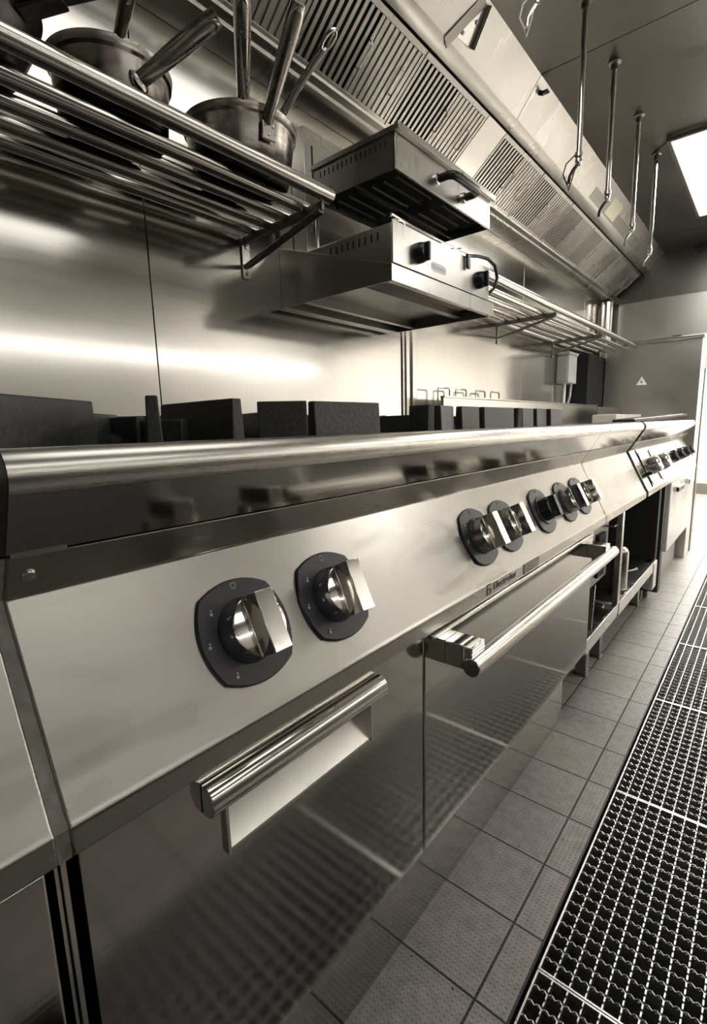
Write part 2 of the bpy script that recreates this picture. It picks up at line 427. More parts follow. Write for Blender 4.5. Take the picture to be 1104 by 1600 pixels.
PN = Vector((.174, 0, .089)).normalized(); PU = Vector((-.089, 0, .174)).normalized(); PY = Vector((0, 1, 0))
PB = Vector((-.4285, 0, .600))
def pp(y, s, o=0): return PB + PY * y + PU * s + PN * o
def squircle(h, bulge, n=10):
    pts = []
    for q in range(4):
        ang = q * PI / 2
        for i in range(n):
            t_ = -1 + 2 * i / n
            u, v = t_ * h, -(h + bulge * (1 - t_ * t_))
            pts.append((u * math.cos(ang) - v * math.sin(ang), u * math.sin(ang) + v * math.cos(ang)))
    return pts
def knob(y, s, rot=0, capped=True, par=None):
    c = pp(y, s)
    bz = MB(); sq = squircle(.0500, .0145)
    lo = [pp(y + u, s + v, .0) for u, v in sq]; mi = [pp(y + u, s + v, .0035) for u, v in sq]; hi = [pp(y + u * .975, s + v * .975, .0055) for u, v in sq]
    vs = [[bz.bm.verts.new(p) for p in L] for L in (lo, mi, hi)]
    n = len(sq)
    for A, B in zip(vs, vs[1:]):
        for k in range(n): bz.bm.faces.new((A[k], A[(k + 1) % n], B[(k + 1) % n], B[k]))
    bz.bm.faces.new(vs[2])
    bo = bz.build('knob_bezel', 'bezel', par)
    ct = c + PN * .0055
    MB().lathe([(.0405, 0), (.040, .0022), (.039, .003), (.034, .003), (0, .003)], ct, PN, 40).build('skirt', 'bezel', bo)
    mk = MB()
    mk.tube([pp(y + .0035 * math.cos(k * PI / 6), s + .056 + .0035 * math.sin(k * PI / 6), .0058) for k in range(13)], .0008, 6, False)
    for u, v in ((-.040, .031), (-.0545, -.004), (-.034, -.046)):
        mk.lathe([(0, .0008), (.0022, .0008), (.0022, 0)], pp(y + u, s + v, .0054), PN, 6)
        mk.lathe([(0, .0008), (.0014, .0008), (.0014, 0)], pp(y + u + .001, s + v + .004, .0054), PN, 5)
    mk.build('dial_marks', 'mark', bo)
    d = PU * math.cos(rot) + PY * math.sin(rot); sd = PN.cross(d)
    b0 = ct + PN * .0028
    mat = 'chrome' if capped else 'black'
    r = .0385 if capped else .031
    kb = MB().lathe([(r - .001, 0), (r, .001), (r - .0015, .0255), (r - .003, .0265), (0, .0265)], b0, PN, 48)
    ko = kb.build('knob', mat, par)
    gr = MB()
    hw, hl = (.0135, r * .985) if capped else (.0105, r * .98)
    top = .052 if capped else .042
    bm = gr.bm
    def V(a1, a2, h): return bm.verts.new(b0 + sd * a1 + d * a2 + PN * h)
    A = [V(-hw, -hl, .010), V(hw, -hl, .010), V(hw, hl, .010), V(-hw, hl, .010)]
    B = [V(-hw, -hl * .96, .0255), V(hw, -hl * .96, .0255), V(hw, hl * .96, .0255), V(-hw, hl * .96, .0255)]
    Cc = [V(-hw * .95, -hl * .95, top), V(hw * .95, -hl * .95, top), V(hw * .95, hl * .95, top), V(-hw * .95, hl * .95, top)]
    for L, K in ((A, B), (B, Cc)):
        for k in range(4): bm.faces.new((L[k], L[(k + 1) % 4], K[(k + 1) % 4], K[k]))
    bm.faces.new(Cc); bm.faces.new(A[::-1])
    for sg in (-1, 1):
        gr.obox(b0 + sd * sg * (hw + .0004) - d * hl * .94 + PN * .0267, b0 + sd * sg * (hw + .0004) + d * hl * .94 + PN * .0267, .0018, .0016, PN)
    gr.build('knob_grip', mat, ko, .0010)
KS = .0905
for i, (y, rt) in enumerate(((.344, 0), (.500, .06), (.962, 0), (1.105, 0), (1.345, .12), (1.540, 0), (1.692, 0))):
    knob(y, KS, rt, i != 4, cp)
# lettering on the lower fold of the panel
def lettering(txt, size, origin, xdir, ydir, name, mat, parent, depth=.0004, sx=1.0):
    cu = bpy.data.curves.new(name, 'FONT'); cu.body = txt; cu.size = size; cu.extrude = depth
    tmp = bpy.data.objects.new('tmp', cu); COL.objects.link(tmp)
    dg = bpy.context.evaluated_depsgraph_get(); dg.update()
    me = bpy.data.meshes.new_from_object(tmp.evaluated_get(dg))
    bpy.data.objects.remove(tmp); bpy.data.curves.remove(cu)
    X, Y_ = Vector(xdir).normalized(), Vector(ydir).normalized(); Z = X.cross(Y_)
    o0 = Vector((0, 0, 0)); p = parent
    while p is not None: o0 += p.location; p = p.parent
    for v in me.vertices: v.co = Vector(origin) + X * v.co.x * sx + Y_ * v.co.y + Z * v.co.z - o0
    me.materials.clear(); me.materials.append(M[mat])
    o = bpy.data.objects.new(name, me); COL.objects.link(o); o.parent = parent
    return o
lettering('Electrolux', .0225, (-.4222, .944, .5755), (0, 1, 0), (0, 0, 1), 'brand_lettering', 'ink', cp, .0004, 1.28)
lg = MB()
for y, z, w, h in ((.912, .582, .018, .0022), (.912, .5725, .018, .0022)): lg.box(-.4226, -.4218, y, y + w, z, z + h)
lg.box(-.4226, -.4218, .912, .9145, .5715, .594).box(-.4226, -.4218, .918, .930, .5915, .594).box(-.4226, -.4218, .9275, .930, .5725, .584)
lg.build('brand_emblem', 'ink', cp)
MB().box(-.4226, -.4212, 1.108, 1.205, .5675, .5925).build('badge_plate', 'badge', cp)

# cast iron grates
def grate(x, y, segs, label, group='black cast iron burner grates'):
    t = thing('burner_grate', label, 'grate', (x, y, .9035), group)
    for p, q, w, h in segs:
        mb = MB()
        zc = .9042 + h / 2
        P, Q = Vector((p[0], p[1], zc)), Vector((q[0], q[1], zc))
        d = (Q - P).normalized(); n = Vector((-d.y, d.x, 0)) * (w / 2)
        bm = mb.bm
        def quad(pt, ww, hz): return [bm.verts.new((pt + n * ww * sg) + Vector((0, 0, hz))) for sg in (-1, 1)]
        pr = []
        for pt in (P, Q):
            pr.append(quad(pt, 1.15, -h / 2) + quad(pt, .85, h / 2)[::-1])
        for k in range(4): bm.faces.new((pr[0][k], pr[0][(k + 1) % 4], pr[1][(k + 1) % 4], pr[1][k]))
        bm.faces.new(pr[0][::-1]); bm.faces.new(pr[1])
        mb.build('finger', 'iron', t, .002, 2)
    return t
H = .0605; L_ = .026
def burner(cx, cy, label):
    t = thing('gas_burner', label, 'burner', (cx, cy, .9035), 'gas burners sunk between the grates')
    MB().lathe([(.055, 0), (.055, .010), (.040, .016), (0, .016)], (cx, cy, .9042), (0, 0, 1), 32).build('burner_ring', 'iron', t)
    MB().lathe([(.034, .016), (.036, .020), (.030, .026), (0, .027)], (cx, cy, .9042), (0, 0, 1), 32).build('burner_cap', 'enamel', t)
grate(-.75, .33, [((-.560, .07), (-.727, .294), .02, H), ((-.5785, .309), (-.675, .362), .0165, H), ((-.766, .431), (-.582, .437), .019, H),
                  ((-.74, .30), (-.80, .36), .018, .045), ((-.72, .365), (-.86, .325), .018, .04), ((-.90, .28), (-.90, .47), .018, L_), ((-.66, .40), (-.72, .37), .016, .034)],
      'black cast iron grate on the cooktop nearest the camera at the left edge')
grate(-.75, .75, [((-.640, .520), (-.5875, .579), .022, H), ((-.5905, .592), (-.580, .756), .018, H), ((-.636, .960), (-.577, .948), .019, H),
                  ((-.70, .62), (-.86, .66), .018, .05), ((-.66, .84), (-.82, .87), .018, .036), ((-.72, .90), (-.86, .95), .018, .045), ((-.90, .58), (-.90, .96), .018, L_)],
      'black cast iron grate mid cooktop, with a long flat finger along the front')
grate(-.75, 1.4, [((-.592, 1.000), (-.606, 1.085), .018, H), ((-.600, 1.115), (-.60, 1.21), .019, H), ((-.598, 1.235), (-.594, 1.42), .019, H),
                  ((-.63, 1.475), (-.584, 1.462), .02, H), ((-.60, 1.50), (-.60, 1.59), .019, H), ((-.597, 1.61), (-.597, 1.70), .019, H), ((-.590, 1.72), (-.588, 1.83), .019, H),
                  ((-.70, 1.12), (-.86, 1.14), .018, .045), ((-.70, 1.50), (-.86, 1.55), .018, .045)],
      'farthest black cast iron grate on the cooktop, a close row of upright fingers')
for i, (y, w_) in enumerate(((.36, 'nearest the camera behind the left grate'), (.90, 'in the middle behind the flat fronted grate'), (1.45, 'farthest from the camera behind the far grate'))):
    grate(-.98, y, [((-.93, y - .2), (-1.06, y - .08), .018, .05), ((-.90, y), (-1.07, y), .018, .05), ((-.93, y + .2), (-1.06, y + .08), .018, .05), ((-1.08, y - .2), (-1.08, y + .2), .018, L_)],
          'back row black burner grate ' + w_, 'back row burner grates')
for y, w_ in ((.36, 'at the left end of the cooktop'), (.80, 'in the middle of the cooktop'), (1.36, 'at the right end of the cooktop')):
    burner(-.80, y, 'low black gas burner between grate fingers ' + w_)
# grease blob on the rim by the left grate
tag(MB().lathe([(0, .003), (.006, .0025), (.009, 0)], (-.505, .182, .906), (0, 0, 1), 12).build('grease_drop', 'steel_bright'), 'small pale grease spot on the cooktop rim below the left grate', 'stain')

# ------------------------------------------------------------------ neighbouring range at the left
ng = thing('cooking_range', 'stainless steel range cut off by the left edge of the photo, beside the long range', 'range', (-.7, -.4, 0))
nY0, nY1 = -.95, .107
MB().prism(nose_profile(), nY0, nY1).build('rounded_edge', 'steel_nose', ng)
MB().prism(apron_profile(), nY0, nY1).build('sloping_apron', 'steel_apron', ng)
MB().box(-1.12, -.515, nY0, nY1, .87, .9035).build('cooktop_well', 'enamel', ng)
MB().prism(panel_profile(), nY0, nY1).build('control_panel', 'steel_panel', ng, .0025, 3)
MB().box(-1.1, -.475, nY0, nY1 - .02, .13, .60).build('body', 'steel_dark', ng)
MB().box(-1.05, -.503, nY0, nY1 - .01, FZ, .131).build('plinth', 'steel_door', ng, .003)
nd = MB().box(-.475, -.4285, nY0, .098, .137, .5630).build('door', 'steel_door', ng, .003)
MB().box(-.4285, -.395, -.03, .035, .25, .262).build('hinge', 'steel_bright', nd, .003)
seal = thing('sealing_strip', 'narrow grey sealed joint between the left range and the long range', 'joint strip', (-.47, .1125, .6))
MB().prism([(x - .002, z) for x, z in panel_profile()], nY1, Y0).build('panel_joint', 'sealant', seal)
MB().prism([(x - .001, z) for x, z in nose_profile()[:-3] + [(-.489, .8195), (-.515, .8195), (-.53, .89)]], nY1, Y0).build('top_gasket', 'rubber', seal)
MB().box(-.60, -.4465, .1085, .1115, .12, .563).box(-.60, -.4405, .1125, .1165, .12, .563).build('side_flange', 'steel_tube', seal)

# ------------------------------------------------------------------ open base unit right of the range
ob = thing('open_base_unit', 'open stainless base unit right of the oven door, with blank sloping panel', 'base unit', (-.7, 2.2, 0))
u0, u1 = 1.862, 2.560
MB().prism(nose_profile(), u0, u1).build('rounded_edge', 'steel_nose', ob)
MB().prism(apron_profile(), u0, u1).build('sloping_apron', 'steel_apron', ob)
MB().box(-1.12, -.515, u0, u1, .87, .9035).build('worktop', 'steel_bright', ob)
MB().prism(panel_profile(), u0, u1).build('blank_panel', 'steel_panel', ob, .0025, 3)
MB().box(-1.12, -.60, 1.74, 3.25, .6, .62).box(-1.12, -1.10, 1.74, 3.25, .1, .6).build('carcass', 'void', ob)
MB().box(-.475, -.452, 2.268, 2.292, .09, .566).box(-.472, -.455, 2.305, 2.317, .09, .566).build('upright', 'steel_tube', ob, .002)
MB().box(-1.1, -.455, 1.76, 2.262, .098, .112).box(-.462, -.45, 1.80, 2.262, .085, .14).build('shelf', 'steel_bright', ob, .002)
MB().box(-1.1, -.462, 2.296, 3.18, .118, .13).box(-.464, -.450, 2.296, 3.18, .078, .138).build('shelf', 'steel_bright', ob, .002)
for x, y in ((-.545, 2.13), (-.545, 2.345), (-.545, 3.17), (-1.0, 2.06), (-1.0, 3.16)):
    MB().box(x - .022, x + .022, y - .022, y + .022, FZ + .008, .10).box(x - .026, x + .026, y - .026, y + .026, FZ, FZ + .008).build('leg', 'steel_dark', ob, .003)
MB().box(-.50, -.447, 3.10, 3.20, -.03, .13).build('foot_plate', 'steel_bright', ob, .006)
for zz, w_ in ((.27, 'lower'), (.40, 'upper')):
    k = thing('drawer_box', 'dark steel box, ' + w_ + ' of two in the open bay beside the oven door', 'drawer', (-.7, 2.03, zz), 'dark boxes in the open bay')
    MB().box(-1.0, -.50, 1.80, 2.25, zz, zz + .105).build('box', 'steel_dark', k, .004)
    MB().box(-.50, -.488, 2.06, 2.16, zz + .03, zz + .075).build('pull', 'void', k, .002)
    MB().tube([(-.50, 2.20, zz + .09), (-.47, 2.20, zz + .09), (-.47, 2.255, zz + .09)], .004, 8).build('rail_pin', 'steel_bright', k)
k = thing('steel_plate', 'thin pale steel plate leaning upright on the low shelf beside the oven door', 'plate', (-.5, 2.0, .112))
MB().obox((-.49, 1.965, .113), (-.52, 2.115, .255), .004, .03, (1, 0, 0)).build('plate', 'steel_bright', k, .001)
bt = thing('metal_canister', 'tall brushed metal canister standing on the low shelf behind the steel upright', 'canister', (-.50, 2.50, .13))
MB().lathe([(0, 0), (.047, 0), (.050, .006), (.048, .014), (.036, .016), (.036, .185), (.030, .200), (.018, .212), (0, .214)], (-.50, 2.50, .131), (0, 0, 1), 32).build('body', 'steel_tube', bt)
MB().tube([(-.475, 2.52, .22), (-.452, 2.56, .222), (-.442, 2.58, .225)], [.003, .004, .007], 10).build('spout', 'steel_bright', bt)

# ------------------------------------------------------------------ appliance with chrome controls
ap = thing('griddle_top', 'far griddle top with polished control panel and black knobs, above the black open bay', 'griddle', (-.7, 3.5, .566))
a0, a1 = 2.615, 4.42
MB().prism(nose_profile(), a0, a1).build('rounded_edge', 'steel_nose', ap)
MB().prism(apron_profile(), a0, a1).build('sloping_apron', 'steel_apron', ap)
MB().box(-1.12, -.515, a0, a1, .87, .9035).build('worktop', 'steel_bright', ap)
cp3 = MB().prism(panel_profile(), a0, a1).build('control_panel', 'steel_bright', ap, .0025, 3)
pc = thing('pale_oven', 'pale oven with two chrome handles under the far end of the griddle top', 'oven', (-.7, 3.9, 0))
MB().box(-1.05, -.447, 3.27, 3.345, -.09, .562).build('side_panel', 'rubber', pc, .002)
MB().box(-1.05, -.46, 3.19, 3.25, .131, .56).build('end_panel', 'rubber', ob, .002)
wd = MB().box(-1.05, -.43, 3.36, 4.40, .14, .562).build('door', 'white_enamel', pc, .004)
MB().box(-1.05, -.51, 3.36, 4.40, FZ, .138).build('plinth', 'steel_dark', pc)
MB().box(-1.05, -.53, 3.28, 3.34, FZ, -.09).build('leg', 'steel_dark', pc)
for y in (3.46, 3.95): MB().box(-.43, -.40, y, y + .20, .49, .525).build('door_handle', 'chrome', wd, .006)
MB().box(-.4305, -.427, 2.74, 2.746, .567, .60).prism([(-.513, .7745), (-.4255, .600), (-.428, .599), (-.516, .773)], 2.74, 2.747).build('panel_seam', 'void', cp3)
pa = lambda y, s, o=0: pp(y, s, o)
for y in (2.83, 3.10):
    q = [pp(y + u * .95, .095 + v * 1.05, .006) for u, v in squircle(.075, .012)]
    fr3 = MB().poly(q, .006, PN).build('knob_plate', 'chrome', cp3, .001)
    MB().lathe([(.045, 0), (.045, .02), (.040, .05), (.03, .058), (0, .06)], pp(y, .095, .006), PN, 28).build('thermostat_dome', 'chrome', fr3)
    MB().obox(pp(y + .045, .06, .03), pp(y + .045, .14, .03), .045, .05, PN).build('knob_grip', 'black', fr3, .005)
MB().lathe([(.009, 0), (.009, .03), (.006, .034), (0, .035)], pp(2.705, .065), PN, 16).build('push_button', 'black', cp3)
for y in (3.42, 3.68, 3.95, 4.15):
    kk = MB().lathe([(.04, 0), (.038, .02), (.028, .03), (.026, .055), (0, .057)], pp(y, .10), PN, 24).build('knob', 'black', cp3)
    MB().obox(pp(y, .07, .05), pp(y, .13, .05), .012, .02, PN).build('knob_grip', 'black', kk, .003)
gk = thing('joint_strip', 'dark joint between the blank panel unit and the griddle top', 'joint strip', (-.5, 2.572, .57))
MB().prism([(x - .022, z) for x, z in panel_profile()], 2.560, 2.615).prism([(-.53, .82), (-.50, .82), (-.468, .875), (-.466, .893), (-.49, .902), (-.53, .902)], 2.560, 2.615).build('joint_cover', 'rubber', gk)
tray = thing('serving_tray', 'thin dark flat tray lying tilted on the far griddle top', 'tray', (-.62, 3.9, .904))
MB().obox((-.66, 3.15, .916), (-.56, 4.40, .948), .12, .012, (0, 0, 1)).build('tray_sheet', 'rubber', tray, .002)
MB().obox((-.66, 3.15, .925), (-.56, 4.40, .957), .11, .004, (0, 0, 1)).build('tray_rim', 'steel_bright', tray)

# upstand, wire handles, blocks behind the worktop
us = tag(MB().box(-1.11, -1.095, 1.90, 4.30, .9045, 1.037).box(-1.112, -1.090, 1.90, 4.30, 1.037, 1.044).build('splash_upstand', 'steel_far', None, .002), 'low grey steel upstand along the far worktop, in front of the wire handles', 'upstand')
for i, (y, wd_) in enumerate(((1.93, 'nearest of the four'), (2.09, 'second from the left'), (2.29, 'third from the left'), (2.46, 'farthest of the four'))):
    h = thing('fry_basket', 'wire basket with looped handle behind the grey upstand, ' + wd_, 'basket', (-1.14, y + .05, .9), 'wire basket handles behind the upstand')
    MB().tube([(-1.14, y, .96), (-1.14, y, 1.075), (-1.14, y + .006, 1.082), (-1.14, y + .095, 1.082), (-1.14, y + .101, 1.075), (-1.14, y + .101, .96)], .0038, 8).build('wire_handle', 'steel_bright', h)
    MB().box(-1.175, -1.118, y - .01, y + .111, .906, .962).build('basket', 'steel_dark', h, .004)
us2 = tag(MB().box(-.985, -.97, 3.85, 5.0 - .52, .9045, 1.018).build('back_plate', 'steel_dark', None, .003), 'short dark grey steel plate standing behind the pale blocks on the far worktop', 'plate')
for i, (y0, y1, w_) in enumerate(((3.62, 3.90, 'left'), (3.905, 4.14, 'middle'), (4.145, 4.40, 'right'))):
    tag(MB().box(-.95, -.80, y0, y1, .9045, .962).build('pale_block', 'block', None, .006), 'pale flat block on the far worktop, ' + w_ + ' of three in a row', 'block', 'pale blocks on the far worktop')

# ------------------------------------------------------------------ wall shelves of steel tubes
def bracket(y, par, dx=.31, top=1.452, flip=0):
    b1 = MB().box(WX + .0005, WX + .006, y - .014, y + .014, top - .105, top + .005).build('wall_plate', 'steel_tube', par, .001)
    for z in (top - .02, top - .09): MB().lathe([(0, .004), (.004, .0035), (.006, 0)], (WX + .006, y, z), (1, 0, 0), 10).build('bolt', 'steel_bright', b1)
    MB().obox((WX + .006, y, top - .003), (WX + dx, y, top + .003), .010, .022).build('bracket_arm', 'steel_dark', par, .002)
    MB().obox((WX + .008, y, top - .072), (WX + dx - .006, y, top - .006), .018, .012).build('bracket_brace', 'steel_dark', par, .003)
def tube_shelf(ya, yb, brks, label, rail_front=True):
    t = thing('tube_shelf', label, 'shelf', (WX, (ya + yb) / 2, 1.45), 'steel tube wall shelves')
    tubes = [(-.885, 1.480, .0170), (-.953, 1.467, .0145), (-1.022, 1.467, .0145), (-1.090, 1.467, .0145), (-1.155, 1.467, .0145)]
    for i, (x, z, r) in enumerate(tubes):
        e = yb if i == 0 else yb - .012
        MB().tube([(x, ya, z), (x, ya + .002, z), (x, e - .002, z), (x, e, z)], [r - .002, r, r, r - .002], 20).build('tube', 'steel_tube', t)
    for y in brks: bracket(y, t)
    return t
tube_shelf(-1.2, .985, (-.55, .962), 'steel tube wall shelf carrying the saucepans, upper left above the range')
tube_shelf(1.76, 4.45, (2.66, 3.535), 'empty steel tube wall shelf beyond the grill in the background')

# ------------------------------------------------------------------ pans
def pan(c, r, zb, zr, label, mat='pan_steel', group='pans on the tube shelf', base=.93, thing_name='saucepan'):
    t = thing(thing_name, label, 'pan', (c[0], c[1], zb), group)
    h = zr - zb; rb = r * base - .006
    MB().lathe([(0, 0), (rb - .010, 0), (rb - .003, .002), (rb, .009), (r - .007, h - .022), (r - .006, h - .017), (r - .001, h - .013), (r, h - .004), (r + .0015, h), (r - .002, h + .001), (r - .007, h - .006), (rb - .003, .012), (rb - .012, .004), (0, .004)], (c[0], c[1], zb), (0, 0, 1), 64).build('body', 'pan_sooty', t)
    return t
def tube_handle(t, A, E, r, mat='pan_steel', tip=True, plate=None):
    A, E = Vector(A), Vector(E); d = (E - A).normalized(); L = (E - A).length
    ns = 8; pts = [A + d * L * i / ns for i in range(ns + 1)]
    rad = [r * .82, r * .86, r * .9, r * .95, r, r * 1.04, r * 1.06, r * 1.06, r * .9]
    ho = MB().tube(pts, rad, 20).build('handle', mat, t)
    if tip:                                    # scooped end with a hanging hole
        side = d.cross(Vector((0, 0, 1))).normalized(); dn = side.cross(d).normalized()
        if dn.z > 0: dn = -dn
        dn = (dn + Vector((.35, 0, 0)) + Vector((0, -.35, 0))); dn = (dn - d * dn.dot(d)).normalized(); side = d.cross(dn)
        cen = A + d * (L - .030); mb = MB(); bm = mb.bm
        rings = []
        for f, o_ in ((1.0, .99), (.92, 1.06), (.80, 1.02), (.45, .82), (0.02, .76)):   # dished scoop with a raised rim
            rings.append([bm.verts.new(cen + d * .028 * f * math.cos(2 * PI * k / 28) + side * r * .80 * f * math.sin(2 * PI * k / 28) + dn * r * (o_ - .42 * (f * math.sin(2 * PI * k / 28)) ** 2 * .9)) for k in range(28)])
        for P_, Q_ in zip(rings, rings[1:]):
            for k in range(28): bm.faces.new((P_[k], P_[(k + 1) % 28], Q_[(k + 1) % 28], Q_[k]))
        mb.build('scoop', 'chrome', ho, angle=80)
        MB().lathe([(0, .0012), (r * .40, .0012), (r * .40, 0)], cen + d * .014 + dn * r * .86, dn, 16).build('hanging_hole', 'void', ho)
    return ho
ZS = 1.4815
p0 = thing('frying_pan', 'black burnt round pan cut off by the left edge on the tube shelf', 'pan', (-1.0, .235, ZS), 'pans on the tube shelf')
MB().lathe([(0, 0), (.088, 0), (.100, .004), (.121, .042), (.136, .082), (.139, .086), (.133, .085), (.117, .045), (.098, .008), (0, .005)], (-1.005, .256, ZS), (0, 0, 1), 64).build('body', 'pan_black', p0)
A = Vector((-.902, .342, 1.548)); E = Vector((-.800, .444, 1.580))
hh = MB().obox(A, E, .028, .012).build('handle', 'pan_black', p0, .005)
MB().obox(A + (A - E) * .05 - Vector((0, 0, .012)), A + (E - A) * .40 - Vector((0, 0, .008)), .030, .005).build('handle_rivet_plate', 'pan_black', p0, .002)
p1 = pan((-1.022, .525), .109, ZS, 1.592, 'wide steel saucepan with tubular handle, between the black pan and the riveted pan')
tube_handle(p1, (-.922, .527, 1.540), (-.790, .604, 1.617), .0155)
MB().lathe([(.020, 0), (.018, .003), (.0145, .006)], (-.9235, .526, 1.5392), (.8, .4, .45), 20).build('handle_weld', 'pan_steel', p1)
p1b = pan((-1.022, .525), .094, 1.510, 1.601, 'steel pan nested inside the wide saucepan, dark handle rising out of the photo')
tube_handle(p1b, (-.937, .500, 1.592), (-.815, .474, 1.632), .0115)
p2 = pan((-.998, .808), .127, ZS, 1.590, 'round bellied steel saucepan with riveted handle on the tube shelf next to the grill', base=.90)
tube_handle(p2, (-.876, .782, 1.562), (-.732, .745, 1.686), .0150)
rp = MB().box(-.0026, .0026, -.017, .017, -.024, .012)
rot = Matrix.Translation((-.8745, .784, 1.548)) @ Matrix.Rotation(math.atan2(-.026, .123), 4, 'Z') @ Matrix.Rotation(math.radians(4), 4, 'Y')
for v in rp.bm.verts: v.co = rot @ v.co
rpo = rp.build('rivet_plate', 'pan_steel', p2, .003)
for dy, dz in ((-.009, .003), (.009, .003), (0, -.013)):
    MB().lathe([(0, .0022), (.002, .002), (.003, 0)], (rot @ Vector((.0024, dy, dz))), (.98, -.2, .05), 10).build('rivet', 'steel_bright', rpo)
p2b = pan((-.998, .808), .113, 1.512, 1.5985, 'steel pan nested in the riveted saucepan, broad handle rising straight up')
tube_handle(p2b, (-.905, .745, 1.594), (-.775, .649, 1.677), .0150)
p2c = pan((-.998, .812), .099, 1.545, 1.603, 'small steel pan nested on top with thin handle ending in an open loop')
ho = MB().tube([(-.898, .840, 1.598), (-.855, .842, 1.628), (-.800, .846, 1.662), (-.772, .849, 1.680)], [.0085, .0075, .0075, .009], 16).build('handle', 'pan_steel', p2c)
d = Vector((-.755 + .800, .85 - .846, 1.69 - 1.662)).normalized(); s_ = d.cross(Vector((0, 0, 1))).normalized()
cc = Vector((-.757, .850, 1.689))
MB().tube([cc + d * .020 * math.cos(2 * PI * k / 20) + s_ * .0105 * math.sin(2 * PI * k / 20) for k in range(21)], .0042, 10, False).build('hanging_loop', 'steel_tube', ho)

# ------------------------------------------------------------------ salamander grill on its wall shelf
sh = thing('wall_bracket_shelf', 'boxy stainless wall shelf with sloped cheeks carrying the grill', 'shelf', (WX, 1.4, 1.29))
ck = [(WX + .001, 1.288), (-.785, 1.288), (-.785, 1.329), (WX + .001, 1.462)]
MB().prism(ck, 1.094, 1.098).build('side_cheek', 'steel_hood', sh, .0008)
MB().prism(ck, 1.690, 1.694).build('side_cheek', 'steel_hood', sh, .0008)
MB().box(WX + .001, -.787, 1.098, 1.690, 1.318, 1.324).build('shelf_plate', 'steel_dark', sh)
MB().box(-.787, -.782, 1.094, 1.694, 1.288, 1.330).box(-.800, -.787, 1.098, 1.690, 1.288, 1.292).build('front_lip', 'steel_hood', sh, .001)
MB().box(-1.12, -1.10, 1.098, 1.690, 1.292, 1.318).box(-.93, -.90, 1.098, 1.690, 1.300, 1.318).box(WX + .001, WX + .02, 1.098, 1.69, 1.288, 1.318).build('stiffener', 'steel_dark', sh)
gl = thing('salamander_grill', 'stainless salamander grill with black knobs and raised heating head on the wall shelf', 'grill', (-1.0, 1.41, 1.33))
gy0, gy1 = 1.124, 1.690
MB().box(-1.13, -.803, gy0, gy1, 1.336, 1.440).build('lower_body', 'steel_hood', gl, .002)
fp = MB().box(-.803, -.799, gy0, gy1, 1.342, 1.446).build('front_panel', 'steel_hood', gl, .001)
lv = MB()
for k in range(9): lv.box(-.85 - k * .021, -.845 - k * .021, gy0 - .0008, gy0 + .001, 1.405, 1.425)
lv.build('vent_slots', 'void', gl)
MB().box(-.812, -.800, gy0, gy1, 1.328, 1.341).build('foot_rail', 'void', gl)
MB().box(-1.12, -.82, gy0 + .02, gy1 - .02, 1.440, 1.447).build('grill_plate', 'void', gl)
for k in range(14): pass
for y in (1.247, 1.610):
    ko = MB().lathe([(.027, 0), (.027, .007), (.024, .022), (.020, .026), (0, .027)], (-.799, y, 1.391), (1, 0, 0), 32).build('knob', 'black', fp)
    MB().box(-.790, -.762, y - .006, y + .006, 1.367, 1.415).build('knob_grip', 'black', ko, .003)
lbq = [(-.7985, 1.355 + .043 * (abs(math.cos(t_)) ** .5) * (1 if math.cos(t_) > 0 else -1), 1.374 + .0125 * (abs(math.sin(t_)) ** .5) * (1 if math.sin(t_) > 0 else -1)) for t_ in [2 * PI * k / 32 for k in range(32)]]
lab = MB().poly(lbq, .0006, (1, 0, 0)).build('maker_label', 'white_label', fp)
lettering('Electrolux', .0155, (-.7984, 1.322, 1.3695), (0, 1, 0), (0, 0, 1), 'label_print', 'blue_ink', lab, .0002)
# upright back plates with slots, arms
bp = MB().box(-1.146, -1.140, 1.158, 1.676, 1.330, 1.80).box(WX + .002, -1.140, 1.156, 1.160, 1.330, 1.80).box(WX + .002, -1.140, 1.674, 1.678, 1.330, 1.80).build('back_frame', 'steel_bright', gl, .001)
for z0, z1 in ((1.655, 1.757), (1.510, 1.580)):
    MB().box(-1.1405, -1.1392, 1.187, 1.193, z0, z1).build('guide_slot', 'void', bp)
hd = MB()
hy0_, hy1_ = 1.140, 1.690
hd.box(-1.09, -.803, hy0_, hy0_ + .004, 1.570, 1.657).box(-1.09, -.803, hy1_ - .004, hy1_, 1.570, 1.657).box(-.807, -.800, hy0_, hy1_, 1.570, 1.657).box(-1.09, -1.085, hy0_, hy1_, 1.57, 1.657)
ho_ = hd.build('heating_head', 'steel_hood', gl, .001)
MB().box(-1.095, -.795, hy0_ - .005, hy1_ + .005, 1.657, 1.661).box(-.798, -.785, hy0_ - .005, hy1_ + .012, 1.655, 1.672).box(-1.095, -.785, hy0_ - .006, hy0_ - .001, 1.655, 1.668).box(-1.08, -.84, hy0_ + .03, hy1_ - .03, 1.661, 1.685).build('head_top', 'steel_hood', ho_, .001)
MB().box(-1.085, -.807, hy0_ + .004, hy1_ - .004, 1.592, 1.60).build('head_lining', 'void', ho_)
lv = MB()
for k in range(15): lv.box(-.832 - k * .0165, -.8285 - k * .0165, hy0_ - .0008, hy0_ + .001, 1.628, 1.644)
lv.build('vent_slots', 'void', ho_)
co_ = MB()
for yy in (1.20, 1.44):
    pts = []
    for k in range(6):
        x = -1.05 + k * .042; a_, b2 = (yy, yy + .18) if k % 2 == 0 else (yy + .18, yy)
        pts += [(x, a_, 1.583), (x, b2, 1.583), (x + .021, b2 + (.012 if k % 2 == 0 else -.012), 1.583)]
    co_.tube(pts, .0035, 8)
co_.build('heating_coil', 'heater', ho_)
MB().box(-.945, -.94, hy0_ + .004, hy1_ - .004, 1.572, 1.578).build('coil_support', 'heater', ho_)
